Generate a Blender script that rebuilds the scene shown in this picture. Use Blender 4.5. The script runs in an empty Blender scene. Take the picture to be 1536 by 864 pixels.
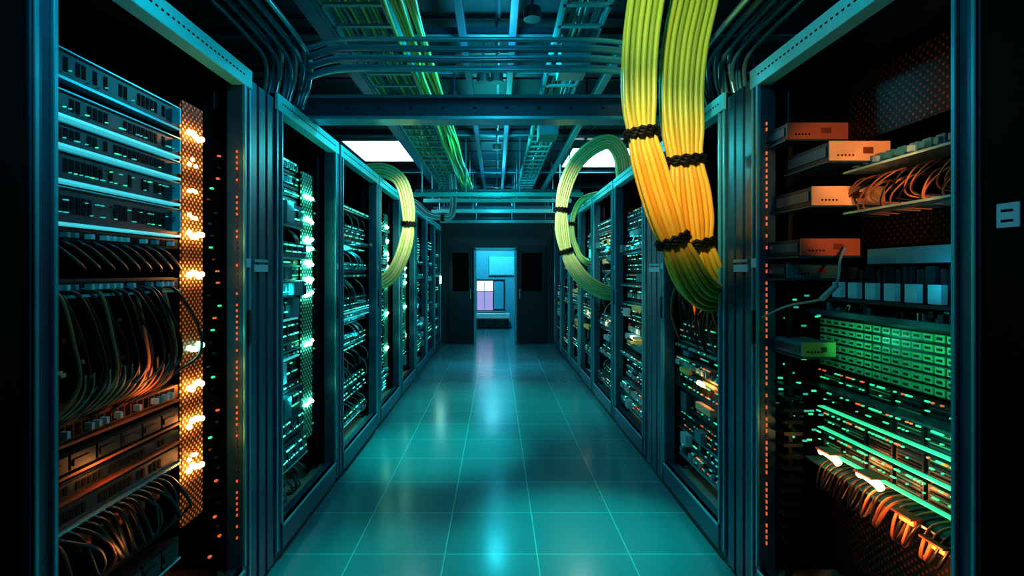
import bpy, math, random
from mathutils import Vector
R = random.Random(7)
scene = bpy.context.scene
scene.view_settings.view_transform = 'Standard'

# ------------------------------------------------------------------ materials
def mat(name, col, rough=.45, metal=0.0, em=None, es=0.0, var=.25, nscale=14, spec=.5):
    m = bpy.data.materials.new(name); m.use_nodes = True
    nt = m.node_tree; b = nt.nodes['Principled BSDF']
    tc = nt.nodes.new('ShaderNodeTexCoord'); n = nt.nodes.new('ShaderNodeTexNoise')
    n.inputs['Scale'].default_value = nscale; n.inputs['Detail'].default_value = 4
    nt.links.new(tc.outputs['Object'], n.inputs['Vector'])
    r = nt.nodes.new('ShaderNodeMixRGB')
    r.inputs[1].default_value = (*[c*(1-var) for c in col], 1)
    r.inputs[2].default_value = (*[min(1, c*(1+var)) for c in col], 1)
    nt.links.new(n.outputs['Fac'], r.inputs[0]); nt.links.new(r.outputs[0], b.inputs['Base Color'])
    b.inputs['Roughness'].default_value = rough; b.inputs['Metallic'].default_value = metal
    b.inputs['Specular IOR Level'].default_value = spec
    if em:
        b.inputs['Emission Color'].default_value = (*em, 1); b.inputs['Emission Strength'].default_value = es
    return m

def perf(name, base, dot, k=260, thr=.25, em=None, es=0., metal=.3, zs=None, sig=.03, amb=.05):
    """perforated sheet: diamond lattice of dots; zs = heights of the LED halos painted as emission"""
    m = bpy.data.materials.new(name); m.use_nodes = True
    nt = m.node_tree; b = nt.nodes['Principled BSDF']; N = nt.nodes.new; L = nt.links.new
    tc = N('ShaderNodeTexCoord'); s = N('ShaderNodeSeparateXYZ'); L(tc.outputs['Object'], s.inputs[0])
    def M(op, a, bb=None):
        q = N('ShaderNodeMath'); q.operation = op
        for i, v in enumerate((a, bb)):
            if v is None: continue
            if isinstance(v, (int, float)): q.inputs[i].default_value = v
            else: L(v, q.inputs[i])
        return q.outputs[0]
    u = M('ADD', s.outputs[0], s.outputs[1])
    p = M('MULTIPLY', M('SINE', M('MULTIPLY', u, k)), M('SINE', M('MULTIPLY', s.outputs[2], k)))
    g = M('GREATER_THAN', p, thr)
    mx = N('ShaderNodeMixRGB'); mx.inputs[1].default_value = (*base, 1); mx.inputs[2].default_value = (*dot, 1)
    L(g, mx.inputs[0]); L(mx.outputs[0], b.inputs['Base Color'])
    b.inputs['Metallic'].default_value = metal; b.inputs['Roughness'].default_value = .5
    b.inputs['Specular IOR Level'].default_value = .15
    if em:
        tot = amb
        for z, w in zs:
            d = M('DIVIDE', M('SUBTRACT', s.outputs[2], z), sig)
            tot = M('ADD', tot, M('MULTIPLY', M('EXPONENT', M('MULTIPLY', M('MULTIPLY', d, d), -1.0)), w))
        f = M('MULTIPLY', M('MULTIPLY', M('ADD', g, .07), tot), es)  # halo glow painted on the dots and, weaker, on the sheet between
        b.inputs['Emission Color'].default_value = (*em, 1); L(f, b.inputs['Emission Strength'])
    return m

FR = mat('rack_paint_blue', (.009, .088, .150), .34, .3)
FD = mat('rack_paint_dark', (.003, .016, .030), .5, .1, spec=.2)
RAIL = mat('rack_rail_cyan', (.12, .90, .98), .35, .0, var=.08)
EDGE = mat('rack_edge_steel', (.06, .46, .58), .3, .4)
BLK = mat('black_plastic', (.004, .006, .008), .5)
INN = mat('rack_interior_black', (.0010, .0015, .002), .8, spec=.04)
SL = mat('server_slate', (.016, .070, .105), .35, .4)
SLD = mat('server_dark', (.005, .013, .020), .4, .3, spec=.3)
SLF = mat('chassis_face_blue_black', (.005, .026, .042), .4, .3, spec=.3)
STEEL = mat('polished_steel', (.36, .66, .72), .25, .8)
EDGE_LIT = mat('chassis_edge_lit_cyan', (.2, .7, .8), .3, .3, em=(.06, .70, .78), es=.65)  # cyan light on the chassis edges painted as faint emission
SLOT = mat('vent_slot', (.0015, .002, .003), .8, spec=.1)
RUST = mat('copper_panel', (.26, .06, .02), .45, .4)
TAN = mat('drawer_face_tan', (.92, .50, .26), .5)
REDB = mat('drawer_face_red', (.50, .11, .05), .5)
TEALB = mat('connector_teal', (.02, .18, .24), .45)
BLUEP = mat('connector_blue', (.05, .28, .36), .4, em=(.04, .35, .5), es=.12)
GREENK = mat('keypad_green', (.04, .26, .12), .4, em=(.04, .45, .18), es=.06)
YELB = mat('module_yellow', (.7, .55, .12), .5)
LABEL = mat('label_pale', (.25, .48, .55), .6)
LBL2 = mat('label_blue', (.10, .4, .5), .6, em=(.08, .35, .5), es=.12)
CHROME = mat('battery_can', (.03, .05, .06), .25, .8)
WIREB = mat('cable_black', (.006, .007, .010), .35, spec=.4)
WIREC = mat('cable_copper', (.36, .12, .04), .4)
WIREW = mat('cable_grey', (.25, .42, .45), .4)
COND = mat('conduit_blue', (.05, .26, .35), .25, .3)
TRAY = mat('tray_teal', (.04, .40, .42), .4, .2)
BEAM = mat('beam_steel_blue', (.010, .050, .095), .45, .3)
TIE = mat('cable_tie_black', (.003, .003, .003), .55, spec=.2)
GRAV = mat('rack_floor_speckle', (.38, .28, .2), .7, var=.9, nscale=130)
PB = perf('perforated_back', (.002, .003, .004), (.010, .018, .022), 160)
PCU = perf('perforated_copper', (.002, .002, .002), (.09, .022, .008), 200, .6)
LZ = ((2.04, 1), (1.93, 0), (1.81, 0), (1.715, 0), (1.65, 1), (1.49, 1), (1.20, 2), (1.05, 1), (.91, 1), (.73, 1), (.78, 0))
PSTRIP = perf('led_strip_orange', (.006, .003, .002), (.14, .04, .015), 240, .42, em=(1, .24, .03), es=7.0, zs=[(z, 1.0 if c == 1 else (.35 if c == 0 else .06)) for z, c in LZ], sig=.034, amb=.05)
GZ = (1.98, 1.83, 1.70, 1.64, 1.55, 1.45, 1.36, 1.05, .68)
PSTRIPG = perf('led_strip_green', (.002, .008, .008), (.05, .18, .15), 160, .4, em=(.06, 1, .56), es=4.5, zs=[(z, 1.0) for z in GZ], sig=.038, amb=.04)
E_OR = mat('led_orange', (1, .4, .1), em=(1, .52, .12), es=17)
E_ORD = mat('led_orange_dim', (1, .3, .1), em=(1, .14, .03), es=.7)
E_GR = mat('led_green', (.1, 1, .6), em=(.26, 1, .62), es=10)
E_GRD = mat('led_green_dim', (.1, 1, .5), em=(.03, .80, .35), es=1.0)
E_TE = mat('led_teal', (.1, 1, .9), em=(.05, .95, .75), es=2.6)
E_TED = mat('led_teal_dim', (.05, .5, .5), em=(.03, .55, .48), es=.65)
E_WH = mat('lamp_warm_white', (1, .9, .7), em=(1, .45, .14), es=12)
E_ADD = mat('added_glow', (.5, 1, .9), em=(.35, 1, .85), es=60)

# ------------------------------------------------------------------ mesh builder
def cat(pts, n=8):
    P = [Vector(p) for p in pts]; P = [P[0]*2-P[1]] + P + [P[-1]*2-P[-2]]; out = []
    for i in range(1, len(P)-2):
        for j in range(n):
            t = j/n; a, b, c, d = P[i-1:i+3]
            out.append(.5*((2*b)+(c-a)*t+(2*a-5*b+4*c-d)*t*t+(3*b-a-3*c+d)*t**3))
    out.append(P[-2]); return out

def frames(P):
    T = []
    for i in range(len(P)):
        T.append((P[min(i+1, len(P)-1)]-P[max(i-1, 0)]).normalized())
    up = Vector((0, 1, 0)) if abs(T[0].y) < .8 else Vector((0, 0, 1))
    A = []; a = up
    for t in T:
        a = (a - t*a.dot(t)).normalized(); A.append((a.copy(), t.cross(a).normalized()))
    return T, A

class MB:
    def __init__(s): s.v = []; s.f = []; s.m = []; s.mats = []
    def mi(s, m):
        if m not in s.mats: s.mats.append(m)
        return s.mats.index(m)
    def box(s, x0, x1, y0, y1, z0, z1, m):
        x0, x1 = sorted((x0, x1)); y0, y1 = sorted((y0, y1)); z0, z1 = sorted((z0, z1))
        b = len(s.v); i = s.mi(m)
        s.v += [(x0, y0, z0), (x1, y0, z0), (x1, y1, z0), (x0, y1, z0), (x0, y0, z1), (x1, y0, z1), (x1, y1, z1), (x0, y1, z1)]
        for f in ((0, 3, 2, 1), (4, 5, 6, 7), (0, 1, 5, 4), (1, 2, 6, 5), (2, 3, 7, 6), (3, 0, 4, 7)):
            s.f.append(tuple(b+k for k in f)); s.m.append(i)
    def tube(s, pts, r, m, n=6, smooth=6):
        P = cat(pts, smooth) if smooth else [Vector(p) for p in pts]
        T, A = frames(P); b = len(s.v); i = s.mi(m)
        for p, (a, c) in zip(P, A):
            for k in range(n):
                w = 2*math.pi*k/n; s.v.append(tuple(p+a*math.cos(w)*r+c*math.sin(w)*r))
        for j in range(len(P)-1):
            for k in range(n):
                k2 = (k+1) % n
                s.f.append((b+j*n+k, b+j*n+k2, b+(j+1)*n+k2, b+(j+1)*n+k)); s.m.append(i)
        s.f.append(tuple(b+k for k in reversed(range(n)))); s.m.append(i)
        s.f.append(tuple(b+(len(P)-1)*n+k for k in range(n))); s.m.append(i)
    def ball(s, c, r, m, n=8, q=5):
        b = len(s.v); i = s.mi(m)
        for a in range(q+1):
            t = math.pi*a/q
            for k in range(n):
                w = 2*math.pi*k/n
                s.v.append((c[0]+r*math.sin(t)*math.cos(w), c[1]+r*math.sin(t)*math.sin(w), c[2]+r*math.cos(t)))
        for a in range(q):
            for k in range(n):
                k2 = (k+1) % n; s.f.append((b+a*n+k, b+(a+1)*n+k, b+(a+1)*n+k2, b+a*n+k2)); s.m.append(i)
    def build(s, name, parent=None, bevel=0, smooth=False):
        me = bpy.data.meshes.new(name); me.from_pydata(s.v, [], s.f)
        for m in s.mats: me.materials.append(m)
        me.polygons.foreach_set('material_index', s.m)
        if smooth: me.polygons.foreach_set('use_smooth', [True]*len(s.f))
        me.update(); o = bpy.data.objects.new(name, me); scene.collection.objects.link(o)
        if parent: o.parent = parent
        if bevel:
            q = o.modifiers.new('bevel', 'BEVEL'); q.width = bevel; q.segments = 1; q.limit_method = 'ANGLE'
        return o

def empty(name):
    o = bpy.data.objects.new(name, None); o.empty_display_size = .1; scene.collection.objects.link(o); return o

def point(name, loc, col, w, r=.02, parent=None):
    l = bpy.data.lights.new(name, 'POINT'); l.energy = w; l.color = col; l.shadow_soft_size = r
    o = bpy.data.objects.new(name, l); o.location = loc; scene.collection.objects.link(o)
    if parent: o.parent = parent
    return o

def spot(name, loc, col, w, ang, blend=.9, r=.05, parent=None, tgt=None):
    l = bpy.data.lights.new(name, 'SPOT'); l.energy = w; l.color = col; l.shadow_soft_size = r
    l.spot_size = math.radians(ang); l.spot_blend = blend
    o = bpy.data.objects.new(name, l); o.location = loc; scene.collection.objects.link(o)
    if tgt: o.rotation_euler = (Vector(tgt)-Vector(loc)).to_track_quat('-Z', 'Y').to_euler()
    if parent: o.parent = parent
    return o

def glow(loc, col, w, parent, r=.03, name='interior_glow', dy=0):
    """added light that shines into the cabinet, away from the aisle"""
    sd = -1 if loc[0] < 0 else 1
    return spot(name, loc, col, w, 158, .35, r, parent, (loc[0]+sd, loc[1]+dy, loc[2]))

OR = (1, .30, .06); ORL = (1, .40, .13); TE = (.02, .80, .78); GRN = (.04, 1, .5); CY = (.03, .68, .90); TF = (.0, .92, .70)
FX = {-1: 1.12, 1: 1.16}
RH = 2.41

# ------------------------------------------------------------------ racks
def rack_frame(side, y0, y1, par, label=True):
    F = FX[side]; mb = MB()
    def bx(d0, d1, a, b, z0, z1, m): mb.box(side*d0, side*d1, a, b, z0, z1, m)
    pw = .07
    for a, b in ((y0, y0+pw), (y1-pw, y1)):
        bx(F, F+.07, a, b, .06, RH-.0, FR); bx(F+.86, F+.92, a, b, .06, RH, FD)
    bx(F-.012, F, y0+pw-.014, y0+pw, .2, RH-.08, EDGE); bx(F-.012, F, y1-pw, y1-pw+.014, .2, RH-.08, EDGE)
    bx(F-.008, F, y0+.005, y0+.018, .08, RH, EDGE)
    bx(F-.008, F, y1-.018, y1-.005, .08, RH, EDGE)
    bx(F-.012, F+.05, y0+.0, y1-.0, RH-.085, RH, RAIL)
    bx(F+.05, F+.92, y0, y1, RH-.03, RH, FD)
    n = int((y1-y0-.1)/.03)
    for i in range(n):
        yy = y0+.06+i*.03
        bx(F-.015, F-.011, yy, yy+.014, RH-.045, RH-.037, SLOT)
    bx(F-.008, F+.06, y0+pw, y1-pw, .06, .19, FR)
    bx(F-.014, F+.02, y0+pw, y1-pw, .175, .19, EDGE)
    bx(F+.02, F+.9, y0+.01, y1-.01, 0, .06, BLK)
    bx(F+.06, F+.88, y0+.015, y1-.015, .12, .16, GRAV)
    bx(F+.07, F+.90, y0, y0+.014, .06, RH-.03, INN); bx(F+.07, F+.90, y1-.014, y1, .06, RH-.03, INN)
    bx(F+.89, F+.905, y0, y1, .06, RH-.03, PB)
    for yy in (y0+.085, y1-.115):
        bx(F+.10, F+.12, yy, yy+.03, .17, RH-.1, SLD)
        for k in range(60):
            z = .25+k*.034
            bx(F+.096, F+.10, yy+.009, yy+.021, z, z+.012, SLOT)
    bx(F-.022, F-.008, y1-.05, y1-.03, 1.18, 1.33, BLK)
    if label:
        bx(F-.012, F-.002, y1-.062, y1-.012, 1.52, 1.56, LBL2)
    mb.build('frame', par, bevel=.003)

def unit(mb, side, y0, y1, z0, z1, off=.10, m=SL, depth=.6, detail='vents', edge=None):
    F = FX[side]; d = F+off
    def bx(d0, d1, a, b, c, e, mm): mb.box(side*d0, side*d1, a, b, c, e, mm)
    bx(d, d+depth, y0, y1, z0, z1, m)
    bx(d-.006, d, y0-.015, y1+.015, z0+.003, z1-.003, m)
    h = z1-z0
    if edge: bx(d-.018, d+.02, y0-.01, y1+.01, z0-.009, z0-.001, edge)
    if detail == 'vents':
        n = int((y1-y0-.1)/.022)
        for i in range(n):
            if R.random() < .25: continue
            yy = y0+.05+i*.022
            bx(d-.008, d-.0055, yy, yy+.014, z0+h*.25, z0+h*.75, SLOT)
    elif detail == 'bays':
        n = max(2, int((y1-y0)/.09)); w = (y1-y0)/n
        for i in range(n):
            yy = y0+i*w
            bx(d-.016, d-.005, yy+.005, yy+w-.005, z0+.008, z1-.008, SLD)
            bx(d-.02, d-.015, yy+.012, yy+w-.03, z0+h*.3, z0+h*.6, m)
    elif detail == 'ports':
        n = int((y1-y0-.02)/.03)
        for i in range(n):
            yy = y0+.015+i*.03
            bx(d-.008, d-.005, yy, yy+.02, z0+h*.2, z0+h*.8, SLOT)
            if R.random() < .6: bx(d-.03, d-.006, yy+.003, yy+.015, z0+h*.3, z0+h*.65, R.choice([LABEL, TEALB, WIREW]))

def leds(mb, side, y0, y1, z, off, mats, p=.5, step=.03, w=.008, h=.005):
    F = FX[side]; yy = y0
    while yy < y1:
        if R.random() < p:
            ww = w*R.choice([1, 1, 2, 3])
            mb.box(side*(F+off-.010), side*(F+off-.003), yy, yy+ww, z, z+h, R.choice(mats))
        yy += step

def populate(side, y0, y1, par, palette, seed, strip=None, zmax=2.1, accent=None):
    R.seed(seed); F = FX[side]; mb = MB(); z = .28
    ya, yb = y0+.13, y1-.13
    if strip: yb = y0+(y1-y0)*.52
    while z < zmax:
        h = R.choice([.045, .045, .09, .09, .135]); kind = R.choice(['vents', 'bays', 'ports', 'vents', 'gap'])
        if kind != 'gap':
            off = .10+R.choice([0, 0, .01, -.03, -.05])
            unit(mb, side, ya, yb, z, z+h-.006, off, R.choice([SL, SLD, SLD]), .55, kind, R.choice([None, None, STEEL, EDGE, accent]))
            leds(mb, side, ya+.02, yb-.02, z+h*.3, off-.010, palette, .75, .026, .009, .007)
            if h > .05: leds(mb, side, ya+.02, yb-.02, z+h*.7, off-.010, palette, .5, .026, .009, .007)
            if R.random() < .3:
                yy = R.uniform(ya, yb-.1); mb.box(side*(F+off-.05), side*(F+off), yy, yy+.1, z+.01, z+h-.01, R.choice([TEALB, LABEL, TEALB, SL]))
        else:
            for i in range(5):
                yy = R.uniform(ya, yb-.15); q = R.uniform(.05, .14)
                mb.tube([(side*(F+.12), yy, z+h), (side*(F+.05), yy+.03, z+h*.4), (side*(F+.05), yy+q, z-.05), (side*(F+.12), yy+q+.03, z-.08)], .005, R.choice([WIREB, WIREB, TEALB]), 5, 4)
        z += h
    if strip:
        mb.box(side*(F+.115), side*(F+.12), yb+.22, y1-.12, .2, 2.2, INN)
        for k in range(60):
            zz = .4+R.random()*1.7; yy = R.uniform(yb+.24, y1-.15)
            mb.box(side*(F+.108), side*(F+.115), yy, yy+.012, zz, zz+.01, R.choice([E_TED, SL, SL, EDGE]))
    mb.build('equipment', par)
    if strip:
        s = MB(); sa, sb = yb+.03, yb+.21
        s.box(side*(F+.075), side*(F+.085), sa, sb, .45, 2.12, PSTRIPG)
        for zz in GZ:
            for k in range(5):
                s.ball((side*(F+.066), sa+.03+k*.03, zz+R.uniform(-.014, .014)), .013, E_GR, 6, 4)
            if strip == 1: glow((side*(F+.03), (sa+sb)/2, zz), GRN, .30, par, .01, 'led_glow')
        s.build('led_strip', par)

def inter_panel(side, y0, y1, par):
    F = FX[side]; mb = MB()
    mb.box(side*(F+.03), side*(F+.9), y0+.002, y1-.002, 0, RH-.02, FD)
    n = 3; w = (y1-y0)/n
    for i in range(n):
        mb.box(side*(F+.005), side*(F+.03), y0+i*w+.012, y0+(i+1)*w-.012, .03, RH-.03, FR)
    mb.box(side*(F-.002), side*(F+.006), y0+.05, y1-.09, 1.545, 1.56, LABEL)
    mb.box(side*(F-.002), side*(F+.006), y0+.05, y1-.09, 1.50, 1.535, LBL2)
    mb.build('filler_panel', par, bevel=.002)

# --- near-camera closed cabinets
for side in (-1, 1):
    par = empty('closed_equipment_cabinet'); F = FX[side]; mb = MB()
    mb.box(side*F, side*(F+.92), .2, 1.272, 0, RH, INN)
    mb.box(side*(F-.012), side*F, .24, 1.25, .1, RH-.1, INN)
    for k in range(30): mb.box(side*(F-.016), side*(F-.011), .35, .9, .4+k*.05, .415+k*.05, SLOT)
    mb.box(side*(F-.035), side*(F-.012), .3, .33, 1.0, 1.3, FD)
    if side > 0:
        mb.box(side*(F-.016), side*(F-.012), 1.168, 1.222, 1.60, 1.655, LBL2)
        for z in (1.612, 1.635): mb.box(side*(F-.018), side*(F-.016), 1.18, 1.21, z, z+.006, SLOT)
    mb.build('body', par, bevel=.003)

# --- LEFT rack 1 (orange strip)
r1 = empty('server_rack'); rack_frame(-1, 1.28, 2.42, r1); inter_panel(-1, 2.42, 2.70, r1)
mb = MB(); ya, yb = 1.40, 2.02; F = 1.12
for z0, z1, m, det, e in ((2.045, 2.125, SLF, 'vents', EDGE), (1.94, 2.01, SLF, 'vents', EDGE_LIT), (1.858, 1.92, SLF, 'vents', EDGE_LIT),
                          (1.76, 1.84, SLF, 'vents', EDGE_LIT), (1.64, 1.74, SLF, 'vents', EDGE_LIT), (1.585, 1.625, SLD, 'ports', None),
                          (1.435, 1.48, SLD, 'ports', EDGE), (1.02, 1.075, RUST, 'ports', RUST), (.93, .99, SLD, 'bays', RUST),
                          (.86, .905, SLD, 'vents', RUST), (.78, .84, SLD, 'vents', STEEL), (.42, .50, SLD, 'bays', STEEL)):
    unit(mb, -1, ya, yb, z0, z1, .10, m, .6, det, e)
    if m is SLF:
        mb.box(-1.206, -1.222, ya, yb+.01, z1-.004, z1, EDGE)
        mb.box(-1.185, -1.214, 1.995, 2.003, z0+.012, z1-.012, EDGE)
for z in (2.065, 1.958, 1.872, 1.778, 1.665, 1.70, 1.81): leds(mb, -1, 1.42, 2.0, z, .088, [E_TED, E_GRD, E_TED, SLD], .45, .02, .005, .003)
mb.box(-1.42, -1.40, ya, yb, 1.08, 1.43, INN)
for k in range(40):
    y = 1.42+R.random()*.58; z = 1.10+R.random()*.3; mb.box(-1.395, -1.40, y, y+.02, z, z+.012, R.choice([SL, EDGE, SLD, TEALB]))
mb.build('chassis_stack', r1)
mb = MB()
for i in range(20):
    y = 1.42+i*.027; q = R.uniform(.06, .15); o = R.uniform(-.02, .015)
    mb.tube([(-1.23, y, 1.455), (-1.19+o, y+.03, 1.43), (-1.18+o, y+q, 1.30), (-1.18+o, y+q+.02, 1.18), (-1.20, y+q*.3, 1.08+R.uniform(0, .04)), (-1.26, y-.12, 1.0+R.uniform(0, .06))], .0062, WIREB if i % 6 else WIREC, 6, 6)
for i in range(14):
    y = 1.55+i*.033
    mb.tube([(-1.195, y, 1.20), (-1.185, y-.02, 1.15), (-1.185, y-.07, 1.11), (-1.20, y-.13, 1.085)], .0035, WIREC, 5, 5)
for i in range(9):
    y = 1.42+i*.06
    mb.tube([(-1.24, y, 1.60), (-1.19, y+.02, 1.57), (-1.2, y+.12, 1.52), (-1.25, y+.2, 1.5)], .006, WIREB, 6, 5)
for i in range(16):
    y = 1.42+i*.033; q = R.uniform(.05, .12)
    mb.tube([(-1.24, y, .77), (-1.18, y+.02, .75), (-1.17, y+q, R.uniform(.6, .68)), (-1.2, y+q+.03, .58), (-1.28, y, .5)], .007, R.choice([WIREB, WIREB, WIREB, RUST]), 6, 5)
for i in range(6):
    y = 1.44+i*.08
    mb.box(-1.19, -1.24, y, y+.045, .70, .735, R.choice([RUST, SLD, RUST]))
mb.build('patch_cables', r1, smooth=True)
mb = MB()
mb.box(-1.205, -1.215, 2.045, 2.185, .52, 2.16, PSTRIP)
for k in range(28):
    z = .56+k*.058; mb.box(-1.201, -1.206, 2.095, 2.135, z, z+.003, RUST)
for zz, c in LZ:
    E = E_GR if c == 2 else E_OR
    for k in range(5 if c else 3):
        mb.ball((-1.194, 2.072+k*.022, zz+R.uniform(-.012, .012)), .0115 if c else .008, E, 8, 6)
    spot('led_glow', (-1.165, 2.11, zz), GRN if c == 2 else OR, .6 if c == 1 else (.4 if c == 2 else .22), 150, .4, .01, r1, (-1.5, 1.90, zz))
mb.build('led_strip', r1)
glow((-1.14, 1.80, 1.14), OR, .7, r1); glow((-1.14, 1.65, .90), OR, .7, r1); glow((-1.14, 1.65, .62), OR, .5, r1)
mb = MB()
for k in range(70):
    z = .3+k*.025
    mb.box(-1.14, -1.145, 2.343, 2.349, z, z+.010, E_ORD if R.random() < .6 else RUST)
    if k % 2 == 0:
        y = 2.22+R.random()*.1; mb.box(-1.20, -1.21, y, y+.015, z, z+.007, R.choice([E_ORD, RUST, E_GRD, SLD, SL, SLD]))
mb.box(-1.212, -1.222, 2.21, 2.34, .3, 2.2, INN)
mb.build('post_indicator_slots', r1)

# --- RIGHT rack 1 (open drawers)
q1 = empty('server_rack'); rack_frame(1, 1.28, 2.42, q1); inter_panel(1, 2.42, 2.70, q1)
mb = MB()
def drawer(x0, x1, y0, y1, z0, z1, face, body=SLD):
    mb.box(x0, x1, y0+.006, y1, z0, z1, body); mb.box(x0-.002, x1+.002, y0, y0+.006, z0-.002, z1+.002, face)
    mb.box(x0-.012, x1+.01, y0-.004, y1, z0-.010, z0-.003, SL)
    mb.box(x0-.004, x0, y0+.02, y1-.02, z0+.015, z1-.015, SL)
    w = x1-x0
    mb.box(x0+w*.55, x0+w*.72, y0-.002, y0, z0+(z1-z0)*.35, z0+(z1-z0)*.7, RUST)
    for k in range(5): mb.box(x0+w*.12+k*.014, x0+w*.12+k*.014+.007, y0-.002, y0, z0+.015, z0+.022, SLOT)
drawer(1.20, 1.45, 2.20, 2.38, 2.05, 2.115, REDB)
drawer(1.25, 1.475, 2.0, 2.30, 1.92, 1.99, TAN)
drawer(1.22, 1.50, 2.06, 2.34, 1.76, 1.83, TAN)
drawer(1.20, 1.43, 2.10, 2.36, 1.566, 1.63, REDB)
drawer(1.20, 1.42, 2.20, 2.38, 1.475, 1.535, TEALB)
drawer(1.23, 1.36, 2.14, 2.36, 1.16, 1.215, YELB, TEALB)
mb.build('sliding_drawers', q1, bevel=.0025)
mb = MB()
P0 = 1.45
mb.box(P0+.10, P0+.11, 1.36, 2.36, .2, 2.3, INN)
mb.box(P0, P0+.004, 1.36, 2.2, 2.02, 2.28, PCU)
mb.box(P0+.05, P0+.054, 1.36, 2.2, 1.60, 1.75, PCU)
mb.box(P0-.03, P0-.026, 1.36, 2.30, .25, .68, PCU)
for z in (1.875, 1.72, 1.02, .70): mb.box(P0-.12, P0+.1, 1.36, 2.05 if z > 1.5 else 2.3, z, z+.008, STEEL if z > 1.5 else SL)
for i in range(11):
    y = 1.5+i*.055; mb.box(P0-.05, P0, y, y+.035, 1.895, 1.935, TEALB); mb.box(P0-.065, P0-.05, y+.008, y+.026, 1.905, 1.925, R.choice([LABEL, TEALB]))
mb.box(P0-.06, P0+.08, 1.45, 2.0, 1.53, 1.585, TEALB)
for i in range(6):
    y = 1.62+i*.095
    mb.box(P0-.10, P0-.08, y, y+.05, 1.40, 1.46, BLUEP)
    mb.tube([(P0-.03, y+.02, 1.40), (P0-.03, y+.02, 1.52)], .022, CHROME, 10, 0)
    mb.tube([(P0-.03, y+.065, 1.40), (P0-.03, y+.065, 1.51)], .014, SLD, 8, 0)
mb.box(P0-.12, P0+.1, 1.40, 2.3, 1.325, 1.345, SL)
mb.box(P0-.11, P0+.1, 1.42, 2.28, 1.385, 1.395, SLD)
for i in range(30):
    y = 1.45+R.random()*.8; mb.box(P0-.1, P0-.06, y, y+.02, 1.345, 1.345+R.uniform(.01, .035), R.choice([SLD, STEEL, TEALB, SL]))
mb.box(P0-.05, P0+.08, 1.50, 2.30, 1.10, 1.32, SLD)
for r in range(6):
    for c in range(17):
        y = 1.51+c*.046; z = 1.11+r*.034
        mb.box(P0-.066, P0-.05, y, y+.036, z, z+.022, GREENK)
        mb.box(P0-.069, P0-.066, y+.008, y+.028, z+.007, z+.015, SLD)
mb.box(P0-.09, P0+.05, 1.5, 2.3, 1.322, 1.328, STEEL)
for r, z in enumerate((1.015, .925, .835, .745)):
    mb.box(P0-.04, P0+.08, 1.45, 2.3, z, z+.075, SLD)
    mb.box(P0-.06, P0-.02, 1.44, 2.31, z-.006, z-.002, E_GRD if r else RUST)
    for c in range(6):
        y = 1.47+c*.138; mb.box(P0-.052, P0-.04, y, y+.12, z+.008, z+.07, SLD)
        for k in range(5): mb.box(P0-.055, P0-.051, y+.01, y+.11, z+.014+k*.011, z+.018+k*.011, R.choice([SL, GREENK, SLOT]))
    leds(mb, 1, 1.46, 2.3, z+.065, P0-.055-FX[1], [E_GRD, E_GRD, E_ORD], .6, .018)
    leds(mb, 1, 1.46, 2.3, z+.035, P0-.055-FX[1], [E_GRD, E_GRD, E_GRD], .3, .018, .005, .004)
mb.build('equipment', q1)
mb = MB()
for i in range(26):
    y = 1.42+i*.024; zz = 1.86 if i % 2 else 1.83; q = R.uniform(.03, .1)
    mb.tube([(P0, y, zz), (P0-.07, y+.01, zz-.01), (P0-.09, y+q, zz-.06), (P0-.06, y+q+.03, zz-.1), (P0, y+.02, zz-.12)], .003, WIREC if i % 3 else WIREB, 5, 5)
for i in range(22):
    y = 1.5+i*.032; q = R.uniform(.04, .12)
    mb.tube([(P0, y, .74), (P0-.11, y+.01, .72), (P0-.13, y+q*.5, .63), (P0-.09, y+q, .60), (P0-.02, y+q+.02, .70)], .005, R.choice([WIREC, WIREB, WIREB]), 6, 5)
mb.tube([(1.17, 2.35, 1.30), (1.2, 2.2, 1.36), (1.26, 2.05, 1.40), (1.28, 2.0, 1.47), (1.3, 2.02, 1.54), (1.36, 2.08, 1.6)], .005, WIREW, 6, 6)
mb.tube([(1.255, 2.06, 1.395), (1.275, 2.0, 1.45)], .011, LABEL, 8, 0)
mb.build('wiring', q1, smooth=True)
mb = MB()
for y, z in ((2.13, .765), (1.90, .76), (1.72, .70), (1.60, .67)):
    if y > 1.8:
        mb.tube([(P0-.12, y-.055, z-.01), (P0-.12, y-.03, z), (P0-.12, y+.03, z+.006), (P0-.12, y+.055, z)], .014, E_WH, 10, 4)
    else: mb.box(P0-.13, P0-.115, y-.03, y+.03, z-.008, z+.008, E_ORD)
    mb.box(P0-.15, P0-.09, y-.045, y+.045, z+.016, z+.022, RUST)
    glow((P0-.18, y, z-.02), OR, 2.4 if y > 1.8 else 1.3, q1, .02, 'lamp_glow')
mb.build('work_lamps', q1)
mb = MB()
for k in range(72):
    z = .3+k*.026
    mb.box(1.185, 1.19, 2.343, 2.349, z, z+.014, E_ORD if R.random() < .8 else RUST)
for k in range(45):
    z = .5+R.random()*.9; x = 1.24+R.random()*.2
    mb.box(x, x+.02, 2.38, 2.385, z, z+.008, R.choice([E_TED, E_TED, E_GRD, SL]))
for k in range(14): mb.box(1.23, 1.31, 2.28, 2.39, .35+k*.05, .365+k*.05, SLD)
mb.build('post_indicator_slots', q1)
for loc, tg, c, w in (((1.26, 1.50, 2.04), (1.42, 2.1, 1.95), ORL, 8), ((1.24, 1.50, 1.72), (1.42, 2.1, 1.74), ORL, 8)):
    spot('interior_glow', loc, c, w, 50, .6, .02, q1, tg)  # spots added to brighten the drawer faces
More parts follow.
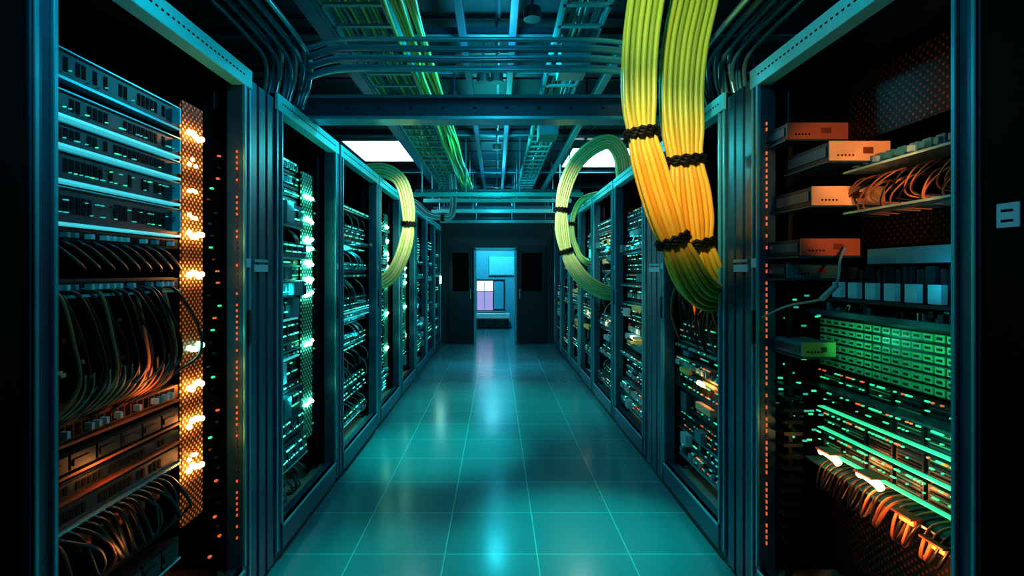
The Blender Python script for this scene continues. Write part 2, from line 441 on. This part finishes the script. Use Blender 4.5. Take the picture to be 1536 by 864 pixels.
for loc, c, w in (((1.30, 1.75, 2.10), OR, .7), ((1.24, 1.80, 1.86), OR, .7), ((1.27, 1.65, 1.25), GRN, 1.1),
                  ((1.28, 2.0, 1.25), GRN, .9), ((1.28, 1.7, .95), GRN, 1.1), ((1.3, 1.6, 1.5), CY, .6), ((1.30, 1.75, .5), OR, .6)):
    glow(loc, c, w, q1)

# --- LEFT rack 2..n
r2 = empty('server_rack'); rack_frame(-1, 2.70, 3.75, r2)
populate(-1, 2.70, 3.75, r2, [E_TE, E_GRD, E_TED, E_TE], 11, strip=1, accent=EDGE_LIT)
glow((-1.14, 2.98, 1.9), TE, 4.5, r2); glow((-1.14, 2.98, 1.4), TE, 4.5, r2); glow((-1.14, 2.98, .8), TE, 3, r2)
glow((-1.3, 3.4, .5), (1, .7, .5), .9, r2)
YS = [(3.80, 5.02), (5.07, 6.17), (6.22, 7.32), (7.37, 8.47), (8.52, 9.57), (9.62, 10.67)]
for i, (a, b) in enumerate(YS):
    r = empty('server_rack'); rack_frame(-1, a, b, r)
    populate(-1, a, b, r, [E_TE, E_GRD, E_TED, E_TE], 20+i, strip=2 if i in (1, 2) else None, zmax=2.0, accent=EDGE_LIT)
    if i < 4:
        glow((-1.14, (a+b)/2, 1.7), TE if i != 1 else GRN, 5, r)
        glow((-1.14, (a+b)/2, 1.0), TE if i != 1 else GRN, 3.2, r)
# --- RIGHT rack 2..n
q2 = empty('server_rack'); rack_frame(1, 2.70, 3.75, q2)
populate(1, 2.70, 3.75, q2, [E_TED, E_ORD, E_TED, SL, E_GRD], 41, zmax=1.3)
mb = MB()
for i in range(22):
    y = 2.85+i*.035; z = R.uniform(1.35, 1.75)
    mb.tube([(1.28, y, z), (1.21, y+.02, z-.05), (1.2, y+.08, z-.25), (1.26, y+.05, z-.45), (1.3, y+.03, z-.5)], .007, R.choice([WIREB, WIREB, WIREC]), 6, 5)
mb.box(1.20, 1.36, 3.0, 3.22, .68, .72, TAN); mb.box(1.2, 1.36, 3.35, 3.5, .85, .88, YELB)
for k in range(3): mb.ball((1.205, 3.12+k*.03, .84), .014, E_OR, 6, 5)
mb.build('loose_cables', q2)
glow((1.18, 3.1, .84), OR, 2.2, q2, .02, 'lamp_glow'); glow((1.19, 3.2, 1.3), OR, 1.2, q2)
glow((1.3, 3.4, .4), OR, .9, q2)
YR = [(4.15, 5.25), (5.30, 6.40), (6.45, 7.45), (7.50, 8.50), (8.55, 9.6), (9.65, 10.67)]
inter_panel(1, 3.75, 4.15, q2)
for i, (a, b) in enumerate(YR):
    r = empty('server_rack'); rack_frame(1, a, b, r)
    populate(1, a, b, r, [E_TED, E_TE, E_TED, E_ORD, SL], 60+i, zmax=2.0)
    mb = MB()
    for k in range(5 if i < 4 else 2):
        z = R.uniform(.5, 1.9); y = R.uniform(a+.15, b-.4)
        mb.box(1.19, 1.3, y, y+.28, z, z+.05, R.choice([TAN, YELB, LABEL, LABEL, TEALB]))
    mb.build('pull_out_trays', r, bevel=.003)
    if i < 4:
        glow((1.175, (a+b)/2, 1.75), TE, 3.2, r)
        glow((1.175, (a+b)/2, .95), (1, .6, .35), 1.8, r)

mb = MB(); mb.box(-1.085, -1.10, 10.3, 10.42, 1.28, 1.42, E_ADD); mb.box(-1.10, -1.12, 10.27, 10.45, 1.24, 1.46, BLK); mb.build('added_glow_panel', None)  # bright panel added to put a highlight on the floor

# ------------------------------------------------------------------ room shell
def floor_mat():
    m = bpy.data.materials.new('floor_tiles_gloss'); m.use_nodes = True; nt = m.node_tree; b = nt.nodes['Principled BSDF']; N = nt.nodes.new; L = nt.links.new
    tc = N('ShaderNodeTexCoord'); mp = N('ShaderNodeMapping'); mp.inputs['Location'].default_value = (.765, -2.837+.487*6, 0)
    L(tc.outputs['Object'], mp.inputs[0])
    br = N('ShaderNodeTexBrick'); br.offset = 0; br.squash = 1
    br.inputs['Scale'].default_value = 1; br.inputs['Mortar Size'].default_value = .003; br.inputs['Mortar Smooth'].default_value = .3
    br.inputs['Brick Width'].default_value = .49; br.inputs['Row Height'].default_value = .487; br.inputs['Bias'].default_value = 0
    br.inputs['Color1'].default_value = (.035, .18, .225, 1); br.inputs['Color2'].default_value = (.045, .21, .26, 1); br.inputs['Mortar'].default_value = (.14, .55, .58, 1)
    L(mp.outputs[0], br.inputs['Vector']); L(br.outputs['Color'], b.inputs['Base Color'])
    n = N('ShaderNodeTexNoise'); n.inputs['Scale'].default_value = 3; n.inputs['Detail'].default_value = 5; L(tc.outputs['Object'], n.inputs['Vector'])
    mr = N('ShaderNodeMapRange'); mr.inputs['To Min'].default_value = .14; mr.inputs['To Max'].default_value = .26
    L(n.outputs['Fac'], mr.inputs['Value']); L(mr.outputs[0], b.inputs['Roughness'])
    bu = N('ShaderNodeBump'); bu.inputs['Strength'].default_value = .12; bu.inputs['Distance'].default_value = .003; bu.invert = True
    L(br.outputs['Fac'], bu.inputs['Height']); L(bu.outputs[0], b.inputs['Normal'])
    return m
WALL = mat('wall_dark_paint', (.008, .022, .032), .7)
CEIL = mat('ceiling_dark', (.006, .024, .036), .7)
def slab(name, *a):
    mb = MB(); mb.box(*a); return mb.build(name)
slab('floor', -2.7, 2.7, -1.2, 14.6, -.1, 0, floor_mat())
mb = MB(); mb.box(-2.7, 2.7, -1.2, 14.6, 3.32, 3.42, CEIL)
for k in range(27): mb.box(-2.6, 2.6, -1+.6*k, -.975+.6*k, 3.305, 3.32, BEAM)
for k in range(9): mb.box(-2.4+.6*k, -2.375+.6*k, -1.1, 14.5, 3.305, 3.32, BEAM)
mb.build('ceiling')
slab('wall_left', -2.7, -2.6, -1.2, 14.6, 0, 3.32, WALL); slab('wall_right', 2.6, 2.7, -1.2, 14.6, 0, 3.32, WALL)
slab('wall_front', -2.6, 2.6, -1.2, -1.1, 0, 3.32, WALL)
mb = MB(); ty = 11.2
mb.box(-2.6, -.44, ty, ty+.12, 0, 3.32, WALL); mb.box(.38, 2.6, ty, ty+.12, 0, 3.32, WALL); mb.box(-.44, .38, ty, ty+.12, 1.97, 3.32, WALL)
mb.build('wall_partition')
BW = mat('wall_blue_paint', (.06, .42, .60), .6)
slab('wall_back', -2.6, 2.6, 14.5, 14.6, 0, 3.32, BW)
mb = MB()
mb.box(-.48, -.43, ty-.04, ty+.16, 0, 2.0, EDGE); mb.box(.37, .42, ty-.04, ty+.16, 0, 2.0, EDGE); mb.box(-.48, .42, ty-.04, ty+.16, 1.95, 2.01, EDGE)
mb.build('door_frame', bevel=.004)
for nm, a, b in (('door_1', -1.0, -.50), ('door_2', .44, 1.02)):
    mb = MB(); mb.box(a, b, ty-.09, ty-.05, .01, 2.05, FD)
    mb.box(a+.08, b-.08, ty-.095, ty-.09, 1.1, 1.9, INN); mb.box(a+.08, b-.08, ty-.095, ty-.09, .15, .95, FD)
    hx = b-.05 if a < 0 else a+.03
    mb.box(hx, hx+.02, ty-.13, ty-.09, .95, 1.15, STEEL); mb.build(nm, bevel=.003)
LIL = mat('window_glow_lilac', (.7, .7, 1), em=(.78, .76, .95), es=1.5)
LILD = mat('window_view_purple', (.3, .2, .5), em=(.42, .30, .58), es=.8)
mb = MB()
mb.box(-.56, .22, 14.44, 14.5, .42, 1.30, FD); mb.box(-.53, -.10, 14.42, 14.45, .98, 1.26, LIL); mb.box(-.53, -.10, 14.42, 14.45, .47, .96, LILD)
mb.box(-.07, .19, 14.42, 14.45, .50, 1.24, BW); mb.box(-.34, -.32, 14.415, 14.43, .5, 1.24, LABEL); mb.box(-.56, .22, 14.40, 14.44, .42, .45, WIREW)
mb.build('window_1', bevel=.004)
mb = MB(); WH = mat('desk_white', (.7, .9, .95), .4)
mb.box(-.72, .34, 14.0, 14.38, .28, .40, WH); mb.box(-.7, .32, 14.02, 14.36, 0, .28, FD)
for k in range(3): mb.box(-.66+k*.32, -.40+k*.32, 14.0, 14.02, .05, .26, BLK)
mb.build('low_cabinet', bevel=.004)
mb = MB(); mb.box(-.20, .50, 14.44, 14.49, 1.42, 1.92, mat('board_cyan', (.15, .72, .85), .5)); mb.box(-.22, .52, 14.45, 14.5, 1.40, 1.94, EDGE); mb.build('wall_board', bevel=.004)

LP = mat('panel_diffuser', (1, 1, 1), em=(.66, .98, 1), es=10)
for x0, x1, a, b in ((-2.0, -1.10, 6.9, 8.15), (1.05, 1.95, 7.3, 8.6)):
    par = empty('ceiling_light_panel'); mb = MB(); z = 3.2
    mb.box(x0, x1, a, b, z, z+.02, LP); mb.build('diffuser', par)
    mb = MB()
    for bb in ((x0-.03, x0, a-.03, b+.03), (x1, x1+.03, a-.03, b+.03), (x0, x1, a-.03, a), (x0, x1, b, b+.03)): mb.box(*bb, z-.01, 3.305, TRAY)
    mb.build('housing', par)

# ------------------------------------------------------------------ overhead structure
mb = MB(); mb.box(-1.17, 1.19, 3.18, 3.32, 2.412, 2.432, EDGE); mb.box(-1.17, 1.19, 3.2, 3.3, 2.432, 2.54, BEAM); mb.box(-1.17, 1.19, 3.18, 3.32, 2.54, 2.56, COND)
for i in range(12): mb.box(-1.1+i*.192, -1.08+i*.192, 3.196, 3.2, 2.48, 2.49, SLOT)
mb.build('overhead_beam', bevel=.003)
for yy, z in ((6.9, 2.48), (8.0, 2.55), (9.0, 2.5), (9.8, 2.62), (10.4, 2.46)):
    mb = MB(); mb.box(-1.10, 1.12, yy, yy+.06, z, z+.05, TRAY); mb.box(-1.10, 1.12, yy+.25, yy+.28, z+.1, z+.13, BEAM)
    for x in (-.97, -.4, .3, .95): mb.tube([(x, yy+.03, z+.05), (x, yy+.03, 3.32)], .008, EDGE, 6, 0)
    mb.build('overhead_strut')
for yy in (2.2, 3.7, 4.4, 5.6, 6.4, 8.8, 10.3):
    mb = MB(); mb.box(-2.2, 2.2, yy, yy+.09, 3.14, 3.2, BEAM); mb.box(-2.2, 2.2, yy-.004, yy, 3.135, 3.15, EDGE)
    for x in (-2.15, 0, 2.15): mb.box(x-.01, x+.01, yy+.03, yy+.05, 3.2, 3.32, BEAM)
    mb.build('ceiling_joist', bevel=.004)

def tray(x0, x1, z, par, y0=.6, y1=11.1, m=TRAY):
    mb = MB(); mb.box(x0, x0+.015, y0, y1, z, z+.09, m); mb.box(x1-.015, x1, y0, y1, z, z+.09, m)
    y = y0
    while y < y1: mb.box(x0, x1, y, y+.03, z, z+.015, m); y += .25
    y = 1.2
    while y < y1:
        for x in (x0-.01, x1): mb.box(x, x+.01, y, y+.02, z+.0, 3.32, BEAM)
        y += 1.5
    mb.build('ladder', par)
YG = mat('cable_jacket_lime', (.42, .68, .10), .4, nscale=3); GD = mat('cable_jacket_green', (.03, .22, .16), .4)
for x0, x1, z, cm in ((-.95, -.60, 2.93, YG), (.36, .62, 2.93, GD)):
    par = empty('cable_tray'); tray(x0, x1, z, par)
    mb = MB()
    for i in range(12):
        x = x0+.04+(x1-x0-.08)*i/11 ; pts = []
        y = .7
        while y < 11: pts.append((x+R.uniform(-.02, .02), y, z+.03+R.uniform(0, .04))); y += .8
        mb.tube(pts, .013, cm if i % 3 == 0 else (GD if i % 3 == 1 else COND), 6, 4)
    if x0 < 0:
        for i in range(8):
            pts = []; y = .9; x = -.57+.022*i
            while y < 10: pts.append((x+R.uniform(-.015, .015), y, 2.90+R.uniform(-.035, .02))); y += .7
            mb.tube(pts, .012, YG, 6, 4)
        bxs = ((-.90, 4.4),)
    else: bxs = ((.40, 3.3), (.40, 5.0))
    mb.build('tray_cables', par, smooth=True)
    for bxx, byy in bxs:
        mb = MB(); mb.box(bxx, bxx+.18, byy, byy+.3, 2.79, 2.928, TRAY); mb.box(bxx+.02, bxx+.16, byy-.006, byy, 2.81, 2.91, EDGE); mb.build('junction_box', par, bevel=.004)
mb = MB(); mb.box(-1.12, -1.0, .6, 11, 2.99, 3.05, TRAY); mb.box(-1.10, -1.02, .6, 11, 2.984, 2.99, EDGE)
for k in range(7): mb.box(-1.07, -1.05, 1+k*1.6, 1.02+k*1.6, 3.05, 3.32, BEAM)
mb.build('trunking_duct', bevel=.003)
mb = MB(); mb.box(.80, .86, 3.1, 11, 2.96, 3.02, TRAY)
for k in range(5): mb.box(.82, .84, 3.3+k*1.6, 3.32+k*1.6, 3.02, 3.32, BEAM)
mb.build('trunking_duct', bevel=.003)
for x in (-.25, .08):
    mb = MB(); mb.box(x, x+.05, .6, 11, 3.05, 3.10, BEAM)
    for k in range(7): mb.box(x+.02, x+.03, 1+k*1.6, 1.02+k*1.6, 3.10, 3.32, BEAM)
    mb.build('trunking_duct', bevel=.003)

for side in (-1, 1):
    mb = MB()
    for i in range(13):
        x = side*((1.04 if side < 0 else 1.14)+.021*i); z = 2.74+(i % 3)*.03; e = 2.93+.012*(i % 4)
        mb.tube([(x*1.02, .5, z+.02), (x*1.01, 1.3, z+.01), (x, 2.0, z), (x, 2.65, z-.01), (x*.99, e, z-.06), (x*.985+side*.04, e+.10, z-.17), (x*.99+side*.08, e+.11, 2.43)], .0118, COND if i % 4 else STEEL, 8, 7)
    mb.build('overhead_conduit_run', smooth=True)
    mb = MB()
    for k in range(42): mb.tube([(side*1.52, .6+k*.24, 2.47), (side*1.97, .6+k*.24, 2.47)], .004, EDGE, 5, 0)
    for x in (1.52, 1.66, 1.80, 1.97): mb.tube([(side*x, .6, 2.478), (side*x, 10.6, 2.478)], .005, EDGE, 5, 0)
    for k in range(11):
        for x in (1.52, 1.97): mb.tube([(side*x, .7+k, 2.41), (side*x, .7+k, 2.478)], .006, EDGE, 5, 0)
    for i in range(8):
        x = side*(1.56+.05*i); mb.tube([(x+R.uniform(-.02, .02), .6+j*1.25, 2.50+R.uniform(0, .02)) for j in range(9)], .014, COND if i % 3 else GD, 6, 4)
    mb.build('wire_basket_tray')
mb = MB()
for i in range(7):
    z = 2.575+.027*i; y = 2.84+(i % 2)*.03
    mb.tube([(-1.03, y+.06, z-.02), (-.8, y, z), (-.2, y, z+R.uniform(-.008, .004)), (.3, y, z), (.62, y+.03, z+.004), (.95, y+.16, z), (1.12, y+.2, z)], .0135, COND if i % 3 else EDGE, 8, 6)
mb.build('overhead_conduit_crossing', smooth=True)

# ------------------------------------------------------------------ big cable bundles
def lit_jacket(name, c0, c1, c2, zs):  # light falling along the bundle painted as a height gradient in jacket colour
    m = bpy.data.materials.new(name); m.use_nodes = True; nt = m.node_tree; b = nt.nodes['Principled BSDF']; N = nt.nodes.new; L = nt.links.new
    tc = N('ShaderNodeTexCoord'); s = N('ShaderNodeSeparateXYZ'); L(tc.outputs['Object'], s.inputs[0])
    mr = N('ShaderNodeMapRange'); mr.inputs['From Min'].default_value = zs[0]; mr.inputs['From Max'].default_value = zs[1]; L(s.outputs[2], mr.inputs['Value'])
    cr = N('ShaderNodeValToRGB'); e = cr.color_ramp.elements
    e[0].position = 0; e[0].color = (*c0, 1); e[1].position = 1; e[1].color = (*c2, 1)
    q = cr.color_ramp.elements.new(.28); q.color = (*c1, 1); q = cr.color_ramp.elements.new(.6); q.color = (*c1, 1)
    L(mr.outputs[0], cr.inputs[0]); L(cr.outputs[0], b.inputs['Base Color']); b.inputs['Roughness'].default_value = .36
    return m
JA = lit_jacket('cable_jacket_yellow_lit', (.34, .66, .05), (.92, .48, .04), (.48, .60, .07), (1.38, 2.35))
JA2 = lit_jacket('cable_jacket_amber_lit', (.22, .48, .04), (.84, .34, .02), (.32, .44, .05), (1.38, 2.35))
JC = mat('cable_jacket_pale_lime', (.85, .98, .42), .4, nscale=4)
JC2 = mat('cable_jacket_lime_dark', (.58, .80, .24), .4, nscale=4)

def bundle(name, pts, wide, deep, r, mats, ties, spread=1.0):
    par = empty(name); P = cat(pts, 10); T, A = frames(P); mb = MB(); n = len(P)
    for j in range(deep):
        cnt = wide-(1 if j % 2 else 0)
        for i in range(cnt):
            u = (i-(cnt-1)/2)*2*r*1.02; v = (j-(deep-1)/2)*2*r*.9
            ph = R.uniform(0, 6); am = R.uniform(0, .14)*r
            pp = []
            for k in range(0, n):
                t = k/(n-1); sp = spread*(1+.06*math.sin(t*math.pi*2+1))
                for tt in ties: sp -= .20*math.exp(-((t-tt)/.04)**2)
                a, c = A[k]
                pp.append(P[k]+c*(u*sp+am*math.sin(5*t+ph))+a*(v*sp+am*math.cos(4*t+ph)))
            mb.tube(pp, r, mats[(i+j) % len(mats)], 8, 0)
    mb.build('strands', par, smooth=True)
    for ti, tt in enumerate(ties):
        k = int(tt*(n-1)); a, c = A[k]; t = T[k]; mb = MB(); ru = wide*r*.86+.008; rv = deep*r*.9+.012
        for w in range(3):
            pp = []
            for q in range(49):
                an = 2*math.pi*q/48; wob = .006*math.sin(an*12+w*2)
                pp.append(P[k]+t*((w-1)*.013+wob)+c*(ru+wob*.8)*math.cos(an)+a*(rv+wob*.8)*math.sin(an))
            mb.tube(pp, .010, TIE, 7, 0)
        mb.build('tie_wrap_%d' % (ti+1), par, smooth=True)
    return par
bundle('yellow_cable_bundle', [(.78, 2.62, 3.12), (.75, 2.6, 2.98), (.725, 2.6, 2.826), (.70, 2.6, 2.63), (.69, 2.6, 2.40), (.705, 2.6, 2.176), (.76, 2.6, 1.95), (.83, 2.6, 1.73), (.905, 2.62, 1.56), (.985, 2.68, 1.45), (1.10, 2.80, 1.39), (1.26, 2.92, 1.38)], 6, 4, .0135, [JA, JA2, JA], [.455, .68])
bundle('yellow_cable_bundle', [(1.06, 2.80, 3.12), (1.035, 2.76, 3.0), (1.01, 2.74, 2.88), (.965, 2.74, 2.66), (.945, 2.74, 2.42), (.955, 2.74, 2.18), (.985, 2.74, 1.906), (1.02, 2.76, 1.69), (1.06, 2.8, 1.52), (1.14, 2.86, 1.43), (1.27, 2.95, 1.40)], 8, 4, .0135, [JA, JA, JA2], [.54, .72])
bundle('yellow_cable_bundle', [(1.36, 5.68, 2.44), (1.32, 5.65, 2.72), (1.2, 5.6, 2.86), (1.03, 5.6, 2.82), (.83, 5.6, 2.64), (.70, 5.6, 2.33), (.68, 5.6, 1.976), (.75, 5.6, 1.66), (.91, 5.6, 1.42), (1.10, 5.65, 1.30), (1.25, 5.75, 1.27)], 6, 4, .0125, [JC, JC2, JC], [.55, .68])
bundle('yellow_cable_bundle', [(-1.38, 5.3, 2.45), (-1.25, 5.3, 2.50), (-1.10, 5.3, 2.50), (-.96, 5.3, 2.41), (-.89, 5.3, 2.21), (-.875, 5.3, 1.95), (-.93, 5.3, 1.685), (-1.05, 5.35, 1.47), (-1.22, 5.45, 1.38)], 5, 4, .0135, [JC, JC2, JC], [.62])
bundle('yellow_cable_bundle', [(1.36, 7.1, 2.45), (1.3, 7.0, 2.5), (1.1, 7.0, 2.42), (1.0, 7.0, 2.2), (1.0, 7.0, 1.95), (1.1, 7.0, 1.7), (1.25, 7.05, 1.6)], 5, 3, .013, [JC2, JC], [.55])
bundle('grey_cable_bundle', [(-1.38, 7.4, 2.47), (-1.15, 7.4, 2.46), (-.95, 7.4, 2.30), (-.75, 7.4, 2.26), (-.62, 7.4, 2.30), (-.60, 7.4, 2.6), (-.62, 7.4, 2.88)], 4, 2, .012, [WIREW, TEALB], [.5])

# ------------------------------------------------------------------ lights
for i, (loc, c, w, ang, tg) in enumerate((
    ((-.35, 4.4, 2.88), TF, 480, 38, (-.55, 4.55, 0)), ((.2, 3.0, 2.88), TF, 480, 34, (.50, 3.0, 0)), ((-.35, 2.5, 2.88), TF, 240, 30, (-.57, 2.6, 0)),
    ((.0, 6.2, 2.88), TF, 300, 60, (0, 6.0, 0)), ((.0, 9.0, 2.88), CY, 260, 50, (0, 8.8, 0)),
    ((.1, 1.1, 2.88), (1, .76, .36), 270, 27, (.86, 2.6, 2.05)), ((.1, 1.2, 2.88), (.9, 1, .45), 95, 34, (.86, 2.6, 2.75)), ((-.2, .9, 2.88), CY, 60, 44, (-1.2, 1.75, 1.9)),
    ((.0, 4.0, 2.88), (.9, 1, .65), 220, 34, (.75, 5.6, 2.1)), ((-.1, 4.0, 2.88), (.9, 1, .65), 240, 30, (-.92, 5.3, 2.0)))):
    par = empty('added_downlight'); mb = MB()  # hung spots added to light the floor, the bundles and the left rack
    mb.tube([(loc[0], loc[1], 2.92), (loc[0], loc[1], 2.98)], .05, BLK, 14, 0); mb.tube([(loc[0], loc[1], 2.98), (loc[0], loc[1], 3.32)], .01, BEAM, 6, 0)
    mb.build('housing', par); spot('lamp', loc, c, w, ang, 1.0, .05, par, tg)
for y, w, c in ((1.4, 20, CY), (3.6, 34, CY), (5.8, 36, TE), (8.2, 32, CY), (10.2, 12, CY)):
    point('aisle_fill', (0, y, 2.80), c, w, .08)  # unseen fill lights added above the aisle for posts and overhead parts
point('far_room_lamp', (-.1, 13.2, 2.7), (.15, .8, 1), 180, .2)
w = bpy.data.worlds.new('dark_room_world'); scene.world = w; w.use_nodes = True
w.node_tree.nodes['Background'].inputs[0].default_value = (.01, .05, .07, 1); w.node_tree.nodes['Background'].inputs[1].default_value = .2

# ------------------------------------------------------------------ camera
cd = bpy.data.cameras.new('camera'); cam = bpy.data.objects.new('camera', cd); scene.collection.objects.link(cam)
cam.location = (0, 0, 1.5); cam.rotation_euler = (math.radians(90), 0, 0)
cd.sensor_width = 36; cd.lens = 36*800/1536; cd.shift_x = 23/1536; cd.shift_y = -24/1536; cd.clip_start = .05
scene.camera = cam
